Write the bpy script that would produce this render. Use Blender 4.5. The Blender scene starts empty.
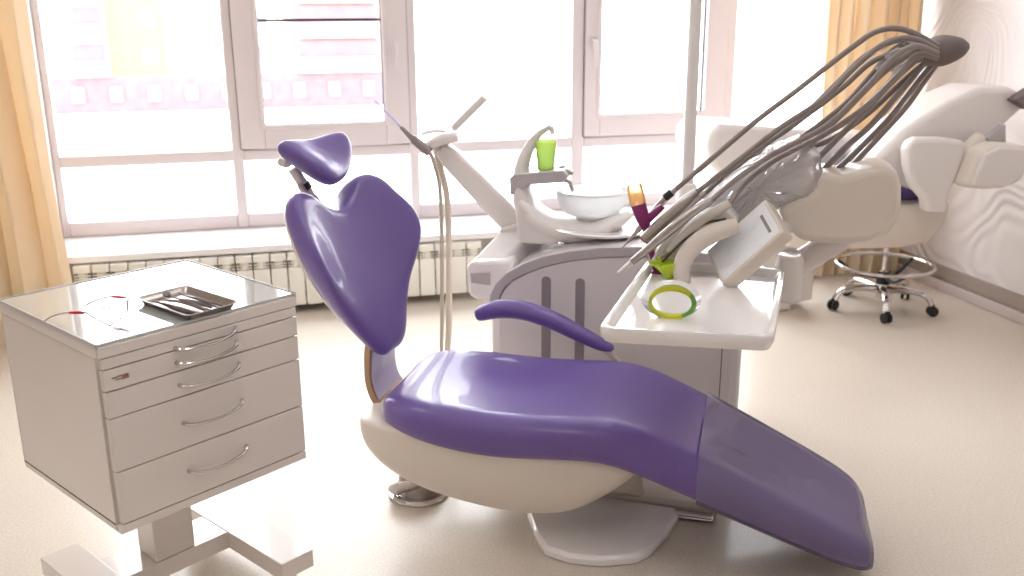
import bpy, bmesh, math, random
from mathutils import Vector, Matrix
random.seed(7)
S = bpy.context.scene
COL = S.collection
PI = math.pi
V = Vector

# ------------------------------------------------------------------ camera
EYE = V((0, 0, 1.5))
F_PX = 955.0
pitch, roll, yaw = math.radians(16.34), math.radians(0.325), math.radians(13.74)
_r = V((1, 0, 0)); _d = V((0, -math.sin(pitch), -math.cos(pitch))); _f = V((0, math.cos(pitch), -math.sin(pitch)))
_c, _s = math.cos(roll), math.sin(roll)
ROT = Matrix.Rotation(-yaw, 3, 'Z')
RT = ROT @ (_c*_r + _s*_d); DN = ROT @ (-_s*_r + _c*_d); FW = ROT @ _f
cam_d = bpy.data.cameras.new('camera'); cam = bpy.data.objects.new('camera', cam_d); COL.objects.link(cam)
m3 = Matrix((RT, -DN, -FW)).transposed()
cam.matrix_world = Matrix.Translation(EYE) @ m3.to_4x4()
cam_d.sensor_width = 36; cam_d.lens = 36*F_PX/1024
cam_d.clip_end = 500; cam_d.clip_start = .05
cam_d.dof.use_dof = True; cam_d.dof.focus_distance = 2.55; cam_d.dof.aperture_fstop = 3.2
S.camera = cam

# chair frame: x along the treatment chair, y across it (away from the viewer), z up
TH = math.radians(-28)
CH = Matrix.Translation((.87, 2.43, 0)) @ Matrix.Rotation(TH, 4, 'Z')
CHI = CH.inverted()
ID = Matrix.Identity(4)
def ct(x, y, t):
    "point of the chair frame on the plane y = t, in the direction measured in the photograph"
    d = RT*((x-512)/F_PX) + DN*((y-288)/F_PX) + FW
    o = CHI @ EYE; dd = CHI.to_3x3() @ d
    return o + dd*((t-o.y)/dd.y)
def wt(x, y, Y):
    d = RT*((x-512)/F_PX) + DN*((y-288)/F_PX) + FW
    return EYE + d*(Y/d.y)
def sz(x, y, t):
    p = ct(x, y, t); return (p.x, p.z)

# ------------------------------------------------------------------ materials
def lin(c):
    return tuple((v/255/12.92 if v/255 <= .04045 else ((v/255+.055)/1.055)**2.4) for v in c)
def mat(name, rgb, rough=.5, metal=0, coat=0, noise=.03, nscale=8, bump=0, bscale=60, trans=0, ior=1.45, alpha=1, spec=.5, sub=0):
    m = bpy.data.materials.new(name); m.use_nodes = True
    nt = m.node_tree; b = nt.nodes['Principled BSDF']
    c = lin(rgb)
    tc = nt.nodes.new('ShaderNodeTexCoord'); n = nt.nodes.new('ShaderNodeTexNoise'); n.inputs['Scale'].default_value = nscale
    nt.links.new(tc.outputs['Object'], n.inputs['Vector'])
    mx = nt.nodes.new('ShaderNodeMix'); mx.data_type = 'RGBA'
    mx.inputs['A'].default_value = (*[v*(1-noise) for v in c], 1); mx.inputs['B'].default_value = (*[min(1, v*(1+noise)) for v in c], 1)
    nt.links.new(n.outputs['Fac'], mx.inputs['Factor']); nt.links.new(mx.outputs['Result'], b.inputs['Base Color'])
    b.inputs['Roughness'].default_value = rough; b.inputs['Metallic'].default_value = metal
    b.inputs['Coat Weight'].default_value = coat; b.inputs['Coat Roughness'].default_value = .06
    b.inputs['Transmission Weight'].default_value = trans; b.inputs['IOR'].default_value = ior
    b.inputs['Alpha'].default_value = alpha; b.inputs['Specular IOR Level'].default_value = spec
    if bump:
        n2 = nt.nodes.new('ShaderNodeTexNoise'); n2.inputs['Scale'].default_value = bscale; n2.inputs['Detail'].default_value = 4
        nt.links.new(tc.outputs['Object'], n2.inputs['Vector'])
        bp = nt.nodes.new('ShaderNodeBump'); bp.inputs['Strength'].default_value = bump; bp.inputs['Distance'].default_value = .01
        nt.links.new(n2.outputs['Fac'], bp.inputs['Height']); nt.links.new(bp.outputs['Normal'], b.inputs['Normal'])
    return m
def clear(name, tint=(1, 1, 1), gloss=.12, rough=.03, bump=0, bscale=12, milk=0, milk_rgb=(255, 255, 255), milk_d=.5):
    "thin clear sheet: mostly transparent with a mirror share that grows at grazing angles"
    m = bpy.data.materials.new(name); m.use_nodes = True; nt = m.node_tree
    for n in list(nt.nodes):
        if n.type != 'OUTPUT_MATERIAL': nt.nodes.remove(n)
    out = nt.nodes['Material Output']
    t = nt.nodes.new('ShaderNodeBsdfTransparent'); t.inputs['Color'].default_value = (*tint, 1)
    g = nt.nodes.new('ShaderNodeBsdfGlossy'); g.inputs['Roughness'].default_value = rough
    lw = nt.nodes.new('ShaderNodeLayerWeight'); lw.inputs['Blend'].default_value = gloss
    mx = nt.nodes.new('ShaderNodeMixShader')
    nt.links.new(lw.outputs['Fresnel'], mx.inputs[0]); nt.links.new(t.outputs[0], mx.inputs[1]); nt.links.new(g.outputs[0], mx.inputs[2])
    last = mx
    if milk:
        d = nt.nodes.new('ShaderNodeBsdfTranslucent'); d.inputs['Color'].default_value = (*lin(milk_rgb), 1)
        d2 = nt.nodes.new('ShaderNodeBsdfDiffuse'); d2.inputs['Color'].default_value = (*lin(milk_rgb), 1)
        ds = nt.nodes.new('ShaderNodeMixShader'); ds.inputs[0].default_value = milk_d; nt.links.new(d.outputs[0], ds.inputs[1]); nt.links.new(d2.outputs[0], ds.inputs[2])
        m2 = nt.nodes.new('ShaderNodeMixShader'); m2.inputs[0].default_value = milk
        nt.links.new(mx.outputs[0], m2.inputs[1]); nt.links.new(ds.outputs[0], m2.inputs[2]); last = m2
    nt.links.new(last.outputs[0], out.inputs[0])
    if bump:
        tc = nt.nodes.new('ShaderNodeTexCoord'); n2 = nt.nodes.new('ShaderNodeTexNoise'); n2.inputs['Scale'].default_value = bscale; n2.inputs['Distortion'].default_value = 1.5
        nt.links.new(tc.outputs['Object'], n2.inputs['Vector'])
        bp = nt.nodes.new('ShaderNodeBump'); bp.inputs['Strength'].default_value = bump; bp.inputs['Distance'].default_value = .02
        nt.links.new(n2.outputs['Fac'], bp.inputs['Height']); nt.links.new(bp.outputs['Normal'], g.inputs['Normal'])
        nt.links.new(bp.outputs['Normal'], lw.inputs['Normal'])
    return m

M = {}
M['purple'] = mat('purple_leatherette', (108, 87, 156), rough=.36, coat=.25, noise=.04, bump=.03, bscale=350)
M['purple_legrest'] = M['purple']
M['lacquer'] = mat('white_lacquer', (226, 218, 213), rough=.22, coat=.6, noise=.01)
M['plastic'] = mat('white_plastic', (226, 220, 217), rough=.34, coat=.15, noise=.012)
M['plastic_warm'] = mat('cream_plastic', (222, 212, 202), rough=.36, noise=.012)
M['gloss_white'] = mat('glossy_white_enamel', (236, 232, 232), rough=.12, coat=.5, noise=.01)
M['grey'] = mat('grey_plastic', (188, 182, 182), rough=.35, noise=.02)
M['dark_slot'] = mat('slot_grey', (150, 142, 144), rough=.5, noise=.03)
M['gap'] = mat('dark_gap', (96, 84, 76), rough=.7, noise=.05)
M['chrome'] = mat('chrome', (214, 210, 210), rough=.12, metal=1, noise=.01)
M['steel'] = mat('brushed_steel', (176, 168, 166), rough=.3, metal=1, noise=.03, nscale=40)
M['tan_steel'] = mat('tan_bracket_metal', (176, 146, 120), rough=.35, metal=.5, noise=.03)
M['dark_steel'] = mat('worn_instrument_steel', (128, 116, 114), rough=.28, metal=.9, noise=.05)
M['black'] = mat('black_rubber', (32, 31, 34), rough=.45, noise=.08)
M['hose'] = mat('grey_silicone_hose', (140, 128, 126), rough=.33, coat=.3, noise=.03)
M['hub'] = mat('taupe_hub_plastic', (116, 104, 104), rough=.55, noise=.03)
M['cream_hose'] = mat('cream_hose', (206, 194, 180), rough=.4, noise=.03)
M['grey_hose'] = mat('warm_grey_hose', (180, 172, 158), rough=.4, noise=.03)
M['lime'] = clear('lime_cup_plastic', (.93, .99, .78), gloss=.2, milk=.6, milk_rgb=(214, 236, 140))
M['limecloth'] = mat('lime_green_plastic', (190, 214, 60), rough=.3, noise=.2, nscale=30, bump=.2, bscale=50)
M['lime_frame'] = mat('yellow_green_frame', (214, 216, 50), rough=.25, noise=.25, nscale=20)
M['green_frame'] = mat('green_frame', (110, 180, 60), rough=.3, noise=.1)
M['magenta'] = mat('magenta_plastic', (136, 34, 104), rough=.3, coat=.2, noise=.04)
M['orange'] = clear('orange_cap_plastic', (1, .84, .62), gloss=.25, milk=.5, milk_rgb=(244, 200, 136))
M['bowl'] = clear('frosted_bowl_glass', (.97, .98, .98), gloss=.2, milk=.6, milk_rgb=(246, 246, 246))
M['film'] = clear('clear_plastic_film', (.98, .97, 1), gloss=.16, rough=.06, bump=.5, bscale=16, milk=.3, milk_d=.8)
M['cover'] = clear('clear_legrest_cover', (1, 1, 1), gloss=.36, rough=.07, bump=.25, bscale=3, milk=.17, milk_rgb=(200, 186, 236), milk_d=1)  # lilac milk share stands in for reflections that lighten the film
M['goggle_lens'] = clear('clear_goggle_lens', (.98, .98, .99), gloss=.12, milk=.1)
M['glass'] = clear('window_glass', (.97, .98, .98), gloss=.06, rough=0)
M['pvc'] = mat('white_pvc', (220, 210, 211), rough=.3, coat=.1, noise=.01)
M['sill'] = mat('white_sill', (238, 234, 234), rough=.2, coat=.2, noise=.01)
M['gasket'] = mat('black_gasket', (50, 46, 48), rough=.6, noise=.03)
M['radiator'] = mat('radiator_enamel', (236, 232, 222), rough=.4, noise=.01)
M['radiator_dark'] = mat('radiator_slots', (150, 144, 128), rough=.6, noise=.05)
M['red'] = mat('red_plastic', (206, 30, 60), rough=.3, noise=.05)
M['screen'] = mat('panel_face', (240, 240, 244), rough=.1, coat=.6, noise=.01)
M['wall'] = mat('white_wall_paint', (232, 226, 220), rough=.7, noise=.01, bump=.05, bscale=120)
M['ceil'] = mat('white_ceiling_paint', (240, 238, 234), rough=.8, noise=.01)
M['base_grey'] = mat('grey_baseboard', (166, 152, 142), rough=.4, noise=.03)
M['base_light'] = mat('light_baseboard', (205, 192, 188), rough=.35, noise=.02)
M['dark_label'] = mat('brown_print', (112, 88, 76), rough=.5, noise=.1)
M['red_label'] = mat('reddish_print', (158, 108, 94), rough=.5, noise=.1)

def curtain_mat():
    m = mat('cream_curtain_cloth', (242, 226, 202), rough=.85, noise=.05, nscale=3, bump=.15, bscale=400)
    nt = m.node_tree; b = nt.nodes['Principled BSDF']; out = nt.nodes['Material Output']
    tr = nt.nodes.new('ShaderNodeBsdfTranslucent'); tr.inputs['Color'].default_value = (*lin((248, 230, 200)), 1)
    mx = nt.nodes.new('ShaderNodeMixShader'); mx.inputs[0].default_value = .32
    nt.links.new(b.outputs[0], mx.inputs[1]); nt.links.new(tr.outputs[0], mx.inputs[2]); nt.links.new(mx.outputs[0], out.inputs[0])
    return m
M['curtain'] = curtain_mat()

def floor_mat():
    m = mat('speckled_cream_vinyl', (222, 211, 198), rough=.33, coat=.1, noise=.04, nscale=2)
    nt = m.node_tree; b = nt.nodes['Principled BSDF']; mx = b.inputs['Base Color'].links[0].from_socket
    tc = nt.nodes.new('ShaderNodeTexCoord'); n = nt.nodes.new('ShaderNodeTexNoise'); n.inputs['Scale'].default_value = 130; n.inputs['Detail'].default_value = 5
    nt.links.new(tc.outputs['Object'], n.inputs['Vector'])
    r = nt.nodes.new('ShaderNodeMapRange'); r.inputs['From Min'].default_value = .35; r.inputs['From Max'].default_value = .65
    r.inputs['To Min'].default_value = .9; r.inputs['To Max'].default_value = 1.06
    nt.links.new(n.outputs['Fac'], r.inputs['Value'])
    mu = nt.nodes.new('ShaderNodeMix'); mu.data_type = 'RGBA'; mu.blend_type = 'MULTIPLY'; mu.inputs['Factor'].default_value = 1
    nt.links.new(mx, mu.inputs['A']); nt.links.new(r.outputs[0], mu.inputs['B']); nt.links.new(mu.outputs['Result'], b.inputs['Base Color'])
    return m
M['floor'] = floor_mat()

def relief_mat():
    m = mat('white_relief_panel', (228, 220, 217), rough=.5, noise=.01)
    nt = m.node_tree; b = nt.nodes['Principled BSDF']
    tc = nt.nodes.new('ShaderNodeTexCoord'); n = nt.nodes.new('ShaderNodeTexNoise'); n.inputs['Scale'].default_value = 1.7; n.inputs['Detail'].default_value = 0.6; n.inputs['Distortion'].default_value = .5
    nt.links.new(tc.outputs['Object'], n.inputs['Vector'])
    k = nt.nodes.new('ShaderNodeMath'); k.operation = 'MULTIPLY'; k.inputs[1].default_value = 120
    sn = nt.nodes.new('ShaderNodeMath'); sn.operation = 'SINE'
    nt.links.new(n.outputs['Fac'], k.inputs[0]); nt.links.new(k.outputs[0], sn.inputs[0])
    bp = nt.nodes.new('ShaderNodeBump'); bp.inputs['Strength'].default_value = .42; bp.inputs['Distance'].default_value = .008
    nt.links.new(sn.outputs[0], bp.inputs['Height']); nt.links.new(bp.outputs['Normal'], b.inputs['Normal'])
    return m
M['relief'] = relief_mat()

# ------------------------------------------------------------------ mesh tools
def crom(pts, n=8):
    "smooth curve through the points"
    P = [V(p) for p in pts]; out = []
    for i in range(len(P)-1):
        p0 = P[i-1] if i else P[0]*2-P[1]; p1, p2 = P[i], P[i+1]; p3 = P[i+2] if i+2 < len(P) else P[-1]*2-P[-2]
        for k in range(n):
            t = k/n
            out.append(.5*((2*p1)+(p2-p0)*t+(2*p0-5*p1+4*p2-p3)*t*t+(3*p1-p0-3*p2+p3)*t**3))
    out.append(P[-1]); return out
def interp(xs, n=8):
    return [v.x for v in crom([V((x, 0, 0)) for x in xs], n)]

class MB:
    def __init__(s, F=ID): s.bm = bmesh.new(); s.F = F
    def loft(s, rings, cap=True, closed=True):
        R = [[s.bm.verts.new(V(p)) for p in r] for r in rings]
        n = len(R[0])
        for a, b in zip(R, R[1:]):
            for i in range(n if closed else n-1):
                j = (i+1) % n
                s.bm.faces.new((a[i], a[j], b[j], b[i]))
        if cap:
            s.bm.faces.new(list(reversed(R[0]))); s.bm.faces.new(R[-1])
        return s
    def tube(s, pts, r, n=12, smooth=6, flat=None, cap=True):
        P = crom(pts, smooth) if smooth and len(pts) > 2 else [V(p) for p in pts]
        if isinstance(r, (int, float)): rr = [r]*len(P)
        elif smooth and len(pts) > 2: rr = interp(r, smooth)
        else: rr = list(r)
        T0 = (P[1]-P[0]).normalized(); up = V((0, 0, 1)) if abs(T0.z) < .9 else V((0, 1, 0))
        if flat: up = V(flat[2]) if len(flat) > 2 else up
        N = (up - T0*up.dot(T0)).normalized(); rings = []
        for i, p in enumerate(P):
            T = (P[min(i+1, len(P)-1)]-P[max(i-1, 0)]).normalized()
            N = (N - T*N.dot(T)).normalized(); B = T.cross(N)
            a, b = (flat[0], flat[1]) if flat else (1, 1)
            rings.append([p + N*(math.cos(2*PI*k/n)*rr[i]*a) + B*(math.sin(2*PI*k/n)*rr[i]*b) for k in range(n)])
        return s.loft(rings, cap)
    def box(s, a, b, M4=None):
        a, b = V(a), V(b); c = [V((x, y, z)) for z in (a.z, b.z) for y in (a.y, b.y) for x in (a.x, b.x)]
        if M4: c = [M4 @ v for v in c]
        v = [s.bm.verts.new(p) for p in c]
        for f in ((0, 2, 3, 1), (4, 5, 7, 6), (0, 1, 5, 4), (2, 6, 7, 3), (0, 4, 6, 2), (1, 3, 7, 5)): s.bm.faces.new([v[i] for i in f])
        return s
    def hexa(s, q, d):
        "box from a quad and an offset vector"
        q = [V(p) for p in q]; d = V(d)
        return s.loft([q, [p+d for p in q]])
    def prism(s, poly, t0, t1, axis='y'):
        def mk(p, t):
            return {'y': V((p[0], t, p[1])), 'z': V((p[0], p[1], t)), 'x': V((t, p[0], p[1]))}[axis]
        return s.loft([[mk(p, t0) for p in poly], [mk(p, t1) for p in poly]])
    def lathe(s, prof, c=(0, 0, 0), n=32, M4=None, cap=False):
        c = V(c); rings = []
        for r, z in prof:
            rg = [V((r*math.cos(2*PI*k/n), r*math.sin(2*PI*k/n), z)) for k in range(n)]
            rings.append([(M4 @ p if M4 else p) + c for p in rg])
        return s.loft(rings, cap)
    def torus(s, c, R, r, n=40, m=10, M4=None, sx=1, sy=1):
        rings = []
        for i in range(n):
            a = 2*PI*i/n; rg = []
            for k in range(m):
                b = 2*PI*k/m; p = V(((R+r*math.cos(b))*math.cos(a)*sx, (R+r*math.cos(b))*math.sin(a)*sy, r*math.sin(b)))
                rg.append((M4 @ p if M4 else p)+V(c))
            rings.append(rg)
        return s.loft(rings+[rings[0]], cap=False)
    def ball(s, c, r, n=16, sc=(1, 1, 1), M4=None):
        prof = [(max(1e-4, r*math.sin(PI*i/n)), r*math.cos(PI*i/n)) for i in range(n+1)]
        K = Matrix.Diagonal(sc).to_4x4()
        if M4: K = M4 @ K
        return s.lathe(prof, c, n*2, K)
    def cushion(s, outline, P, front, back, rs=(.28, .55, .76, .89, .955, .99), pw=8):
        "upholstered pad: outline (a, b) blown up along P(a, b, f)"
        cx = sum(p[0] for p in outline)/len(outline); cy = sum(p[1] for p in outline)/len(outline)
        def ring(k, f): return [P(cx+(a-cx)*k, cy+(b-cy)*k, f) for a, b in outline]
        prof = lambda k: (1-k**pw)**.5
        L = [ring(1e-3, front)]+[ring(k, front*prof(k)) for k in rs]+[ring(1, 0)]+[ring(k, -back*prof(k)) for k in reversed(rs)]+[ring(1e-3, -back)]
        s.loft(L, cap=True); return s
    def build(s, name, m, parent=None, bevel=0, seg=2, subsurf=0, smooth=35, F=None):
        bm = s.bm
        bmesh.ops.remove_doubles(bm, verts=bm.verts, dist=1e-6)
        bmesh.ops.recalc_face_normals(bm, faces=bm.faces)
        bm.transform(s.F if F is None else F)
        me = bpy.data.meshes.new(name)
        ang = math.radians(smooth)
        for f in bm.faces: f.smooth = True
        for e in bm.edges:
            if not subsurf and (len(e.link_faces) != 2 or e.calc_face_angle(0) > ang): e.smooth = False
        o = bpy.data.objects.new(name, me)
        if parent is not None:
            root = parent
            while root.parent: root = root.parent
            bm.transform(Matrix(root['_inv']) if '_inv' in root else root.matrix_basis.inverted())
            o.parent = parent
        bm.to_mesh(me); bm.free(); COL.objects.link(o)
        me.materials.append(m)
        if bevel:
            b = o.modifiers.new('bevel', 'BEVEL'); b.width = bevel; b.segments = seg; b.limit_method = 'ANGLE'; b.angle_limit = math.radians(38)
            b.harden_normals = False
            for e in me.edges: pass
        if subsurf:
            b = o.modifiers.new('sub', 'SUBSURF'); b.levels = subsurf; b.render_levels = subsurf
        return o

def tag(o, label=None, cat=None, group=None, kind=None):
    if label: o['label'] = label
    if cat: o['category'] = cat
    if group: o['group'] = group
    if kind: o['kind'] = kind
    return o
def thing(name, label, cat, at=(0, 0, 0), F=ID, rot=0, group=None, kind=None):
    o = bpy.data.objects.new(name, None); COL.objects.link(o); o.empty_display_size = .05
    o.matrix_basis = F @ Matrix.Translation(at) @ Matrix.Rotation(rot, 4, 'Z')
    return tag(o, label, cat, group, kind)
def dup(root, matrix, label=None):
    c = root.copy(); COL.objects.link(c); c.matrix_basis = matrix
    if label: c['label'] = label
    for ch in root.children:
        k = ch.copy(); COL.objects.link(k); k.parent = c
        for g in ch.children:
            q = g.copy(); COL.objects.link(q); q.parent = k
    return c
def solid(name, label, cat, mb, m, group=None, **k):
    "a thing that is one mesh, its origin at its base"
    o = mb.build(name, m, None, **k)
    vs = [v.co for v in o.data.vertices]
    c = V((sum(v.x for v in vs)/len(vs), sum(v.y for v in vs)/len(vs), min(v.z for v in vs)))
    o.data.transform(Matrix.Translation(-c)); o.location = c
    return tag(o, label, cat, group)
def struct(name, mb, m, parent=None, **k):
    o = mb.build(name, m, parent, **k)
    if parent is None: o['kind'] = 'structure'
    return o

# ------------------------------------------------------------------ room shell
XL, XR, YB, YW, ZC = -3.0, 3.5, -2.4, 5.22, 2.9
WX0, WX1, WZ0, WZ1 = -1.12, 3.34, .36, 2.5       # window opening
struct('floor', MB().box((XL-.2, YB-.2, -.2), (XR+.2, YW+.3, 0)), M['floor'])
struct('ceiling', MB().box((XL-.2, YB-.2, ZC), (XR+.2, YW+.3, ZC+.15)), M['ceil'])
b = MB()
b.box((XL-.2, YW, 0), (WX0, YW+.3, ZC)).box((WX1, YW, 0), (XR+.2, YW+.3, ZC))
b.box((WX0, YW, 0), (WX1, YW+.3, WZ0-.04)).box((WX0, YW, WZ1), (WX1, YW+.3, ZC))
struct('wall_front', b, M['wall'])
struct('wall_right', MB().box((XR, YB, 0), (XR+.2, YW, ZC)), M['relief'])
struct('wall_left', MB().box((XL-.2, YB, 0), (XL, YW, ZC)), M['wall'])
struct('wall_back', MB().box((XL-.2, YB-.2, 0), (XR+.2, YB, ZC)), M['wall'])
bb = struct('baseboard_right', MB().box((XR-.012, YB, .062), (XR, YW, .133)).box((XR-.012, YB, .05), (XR-.004, YW, .064)), M['base_grey'])
struct('baseboard_foot', MB().box((XR-.03, YB, 0), (XR, YW, .052)), M['base_light'], bb, bevel=.006)
# deep window sill
struct('trim_1', MB().box((WX0-.08, 4.83, .325), (WX1+.1, YW+.09, .36)), M['sill'], bevel=.006)

# window frame with two opening sashes
YF = 5.28                                    # room face of the frame
win = thing('window_1', None, None, kind='structure'); win.matrix_basis = Matrix.Translation((0, YF, 0))
b = MB()
fr = lambda x0, x1, z0, z1, y0=0, y1=.07: b.box((x0, YF+y0, z0), (x1, YF+y1, z1))
for x0, x1 in ((WX0, -1.085), (-.236, -.178), (.712, .764), (1.648, 1.722), (2.585, 2.65), (3.3, WX1)): fr(x0, x1, .36, WZ1)
for x0, x1 in ((-1.085, -.236), (-.178, .712), (.764, 1.648), (1.722, 2.585), (2.65, 3.3)):
    fr(x0, x1, .36, .435, .003); fr(x0, x1, .722, .782, .003); fr(x0, x1, 2.43, WZ1, .003)
b.build('window_frame', M['pvc'], win, bevel=.006)
b = MB()
for x0, x1, z0, z1 in ((-1.085, -.236, .435, .722), (-.178, .712, .435, .722), (.764, 1.648, .435, .722), (1.722, 2.585, .435, .722), (2.65, 3.3, .435, .722),
                       (-1.085, -.236, .782, 2.43), (.764, 1.648, .782, 2.43), (2.65, 3.3, .782, 2.43)):
    MB().box((x0, YF+.045, z0), (x1, YF+.049, z1)).build('pane', M['glass'], win)
for x0, x1, gx0, gx1 in ((-.186, .716, -.058, .586), (1.718, 2.59, 1.81, 2.455)):
    z0, z1, gz0, gz1 = .788, 2.42, .908, 2.31
    b = MB(); y0, y1 = YF-.022, YF+.05
    for q in ((x0, gx0, z0, z1), (gx1, x1, z0, z1), (gx0, gx1, z0, gz0), (gx0, gx1, gz1, z1)): b.box((q[0], y0, q[2]), (q[1], y1, q[3]))
    # stepped glazing bead
    for q in ((gx0-.02, gx0+.004, gz0-.02, gz1+.02), (gx1-.004, gx1+.02, gz0-.02, gz1+.02), (gx0, gx1, gz0-.02, gz0+.004), (gx0, gx1, gz1-.004, gz1+.02)): b.box((q[0], y0-.008, q[2]), (q[1], y0+.01, q[3]))
    sash = b.build('sash', M['pvc'], win, bevel=.004)
    MB().box((gx0, YF+.02, gz0), (gx1, YF+.024, gz1)).build('pane', M['glass'], sash)
    g = MB()
    for q in ((gx0, gx0+.006, gz0, gz1), (gx1-.008, gx1, gz0, gz1), (gx0, gx1, gz0, gz0+.005)): g.box((q[0], YF+.016, q[2]), (q[1], YF+.02, q[3]))
    for q in ((x0-.004, x0, z0, z1), (x1, x1+.004, z0, z1), (x0, x1, z0-.005, z0)): g.box((q[0], YF-.004, q[2]), (q[1], YF+.0, q[3]))
    g.build('gasket', M['gasket'], sash)
    hx = (gx1+x1)/2 if x0 < 0 else (x0+gx0)/2
    h = MB().box((hx-.014, y0-.02, 1.27), (hx+.014, y0, 1.34)); h.tube([(hx, y0-.02, 1.325), (hx, y0-.045, 1.32), (hx, y0-.05, 1.28), (hx, y0-.048, 1.19)], [.011, .011, .010, .008])
    h.build('window_handle', M['pvc'], sash, bevel=.003)
b = MB().box((-.058, YF+.075, 1.438), (.586, YF+.09, 1.452))
b.build('insect_screen_bar', M['gasket'], win)

# ------------------------------------------------------------------ outside: snow and the houses over the road
struct('ground', MB().box((-160, 8, -7.5), (160, 190, -7.1)), mat('snow', (236, 238, 244), rough=.9, noise=.04, nscale=.2))
M['f_white'] = mat('facade_white', (226, 218, 206), rough=.9, noise=.02)
M['f_orange'] = mat('facade_orange', (150, 114, 86), rough=.9, noise=.03)
M['f_peach'] = mat('facade_peach', (150, 122, 112), rough=.9, noise=.03)
M['f_brick'] = mat('facade_brick', (112, 95, 97), rough=.9, noise=.25, nscale=1.2)
M['f_win'] = mat('far_window_glass', (116, 104, 112), rough=.3, noise=.2, nscale=.5)
M['f_loggia'] = mat('loggia_pink', (120, 94, 98), rough=.9, noise=.2, nscale=1)
def house(x0, x1, Y, z0, zt, bands, label, loggia=()):
    t = thing('apartment_block', label, 'building', ((x0+x1)/2, Y, z0))
    MB().box((x0, Y, z0+3), (x1, Y+12, zt)).build('wall', M['f_white'], t)
    MB().box((x0-.1, Y-.15, z0), (x1+.1, Y+12, z0+3.1)).build('plinth_storey', M['f_brick'], t)
    for a, c, m in bands: MB().box((a, Y-.12, z0+3.15), (c, Y+.1, zt)).build('facade_band', M[m], t)
    n = 0
    xw = x0+1.4
    while xw < x1-1:
        in_log = any(a-.6 < xw < c for a, c in loggia)
        for k in range(1, int((zt-z0)/3)+1):
            if n > 90 or in_log: break
            z = z0+3*k+1.1
            MB().box((xw, Y-.2, z), (xw+1.3, Y-.05, z+1.4)).build('window', M['f_win'] , t); n += 1
        MB().box((xw+.1, Y-.28, z0+.9), (xw+1.2, Y-.1, z0+2.3)).build('window', M['f_win'], t)
        xw += 3.1
    for a, c in loggia:
        for k in range(1, int((zt-z0)/3)+1):
            z = z0+3*k+.2
            lg = MB().box((a, Y-1.0, z), (c, Y-.05, z+1.2)).build('balcony', M['f_white'], t)
            MB().box((a+.1, Y-.5, z+1.2), (c-.1, Y-.1, z+2.7)).build('balcony_glazing', M['f_loggia'], lg)
    return t
hX = lambda x: wt(x, 60, 90).x
house(hX(8), hX(402), 90, -7.1, 22, ((hX(110), hX(168), 'f_orange'), (hX(286), hX(392), 'f_peach')), 'pale apartment block with an orange facade band seen through the left panes', ((hX(74), hX(108)), (hX(300), hX(378))))

# ------------------------------------------------------------------ radiator under the sill
def radiator():
    t = thing('radiator', 'long white sectional radiator hanging low under the window sill', 'radiator', (0, 4.9, .03))
    n = 24; w = .0838; x0 = -1.0
    first = None
    for i in range(n):
        x = x0+i*w
        if first is None:
            b = MB()
            b.box((x+.003, 4.80, .045), (x+w-.003, 4.816, .245))          # lower front fin
            b.box((x+.003, 4.80, .283), (x+w-.003, 4.85, .318))           # top hood
            b.box((x+.030, 4.806, .245), (x+.052, 4.822, .285))
            for z in (.252, .266): b.box((x+.003, 4.803, z), (x+w-.003, 4.812, z+.006))
            b.box((x+.02, 4.816, .04), (x+.064, 4.88, .30))
            o = b.build('radiator_section', M['radiator'], t, bevel=.003); first = o
            MB().box((x+.004, 4.822, .244), (x+w-.004, 4.828, .284)).build('grille_back', M['radiator_dark'], o)
        else:
            o = first.copy(); COL.objects.link(o); o.parent = t; o.location = (i*w, 0, 0)
            c = first.children[0].copy(); COL.objects.link(c); c.parent = o
    MB().tube([(x0+.02, 4.86, .06), (x0+n*w-.02, 4.86, .06)], .018, smooth=0).build('collector_pipe', M['radiator'], t)
    MB().tube([(x0+.02, 4.86, .28), (x0+n*w-.02, 4.86, .28)], .018, smooth=0).build('collector_pipe', M['radiator'], t)
    for x in (x0+.3, x0+n*w-.3): MB().box((x-.01, 4.87, .2), (x+.01, YW-.002, .22)).build('wall_bracket', M['radiator'], t)
radiator()
M['skirt'] = M['base_light']
struct('baseboard_front', MB().box((XL, YW-.014, 0), (XR-.03, YW, .07)), M['base_light'])

# ------------------------------------------------------------------ curtains
def curtain(x0, x1, y, zt, zb, folds, amp, seed, label, lean=0.0):
    rnd = random.Random(seed); n = folds*10; rows = 26; pts = []
    ph = [rnd.uniform(-.5, .5) for _ in range(folds+2)]; am = [rnd.uniform(.55, 1.25) for _ in range(folds+2)]
    b = MB(); grid = []
    for j in range(rows+1):
        v = j/rows; row = []
        for i in range(n+1):
            u = i/n*folds; k = int(u); fr_ = u-k
            a = am[k]*(1-fr_)+am[k+1]*fr_; p = ph[k]*(1-fr_)+ph[k+1]*fr_
            yy = y+amp*a*math.sin(2*PI*u+p*v*1.3)+.012*math.sin(5*u+9*v)
            xx = x0+(x1-x0)*i/n+.25*amp*math.sin(4*PI*u+p)+lean*(1-v)*(i/n)+.012*math.sin(7*v+u)
            row.append(V((xx, yy, zb+(zt-zb)*v)))
        grid.append(row)
    b.loft(grid, cap=False, closed=False)
    o = solid('curtain', label, 'curtain', b, M['curtain'], smooth=80, group=None)
    s_ = o.modifiers.new('thickness', 'SOLIDIFY'); s_.thickness = .003
    return o
curtain(-2.25, -1.0, 4.62, 2.62, .012, 8, .045, 3, 'cream curtain hanging at the left end of the window', lean=.03)
curtain(2.90, 3.465, 4.72, 2.62, .012, 7, .045, 11, 'cream curtain hanging in the corner by the white relief wall')
cr = thing('curtain_rail', 'white curtain rail above the window', 'curtain rail', (.6, 4.7, 2.62))
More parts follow.
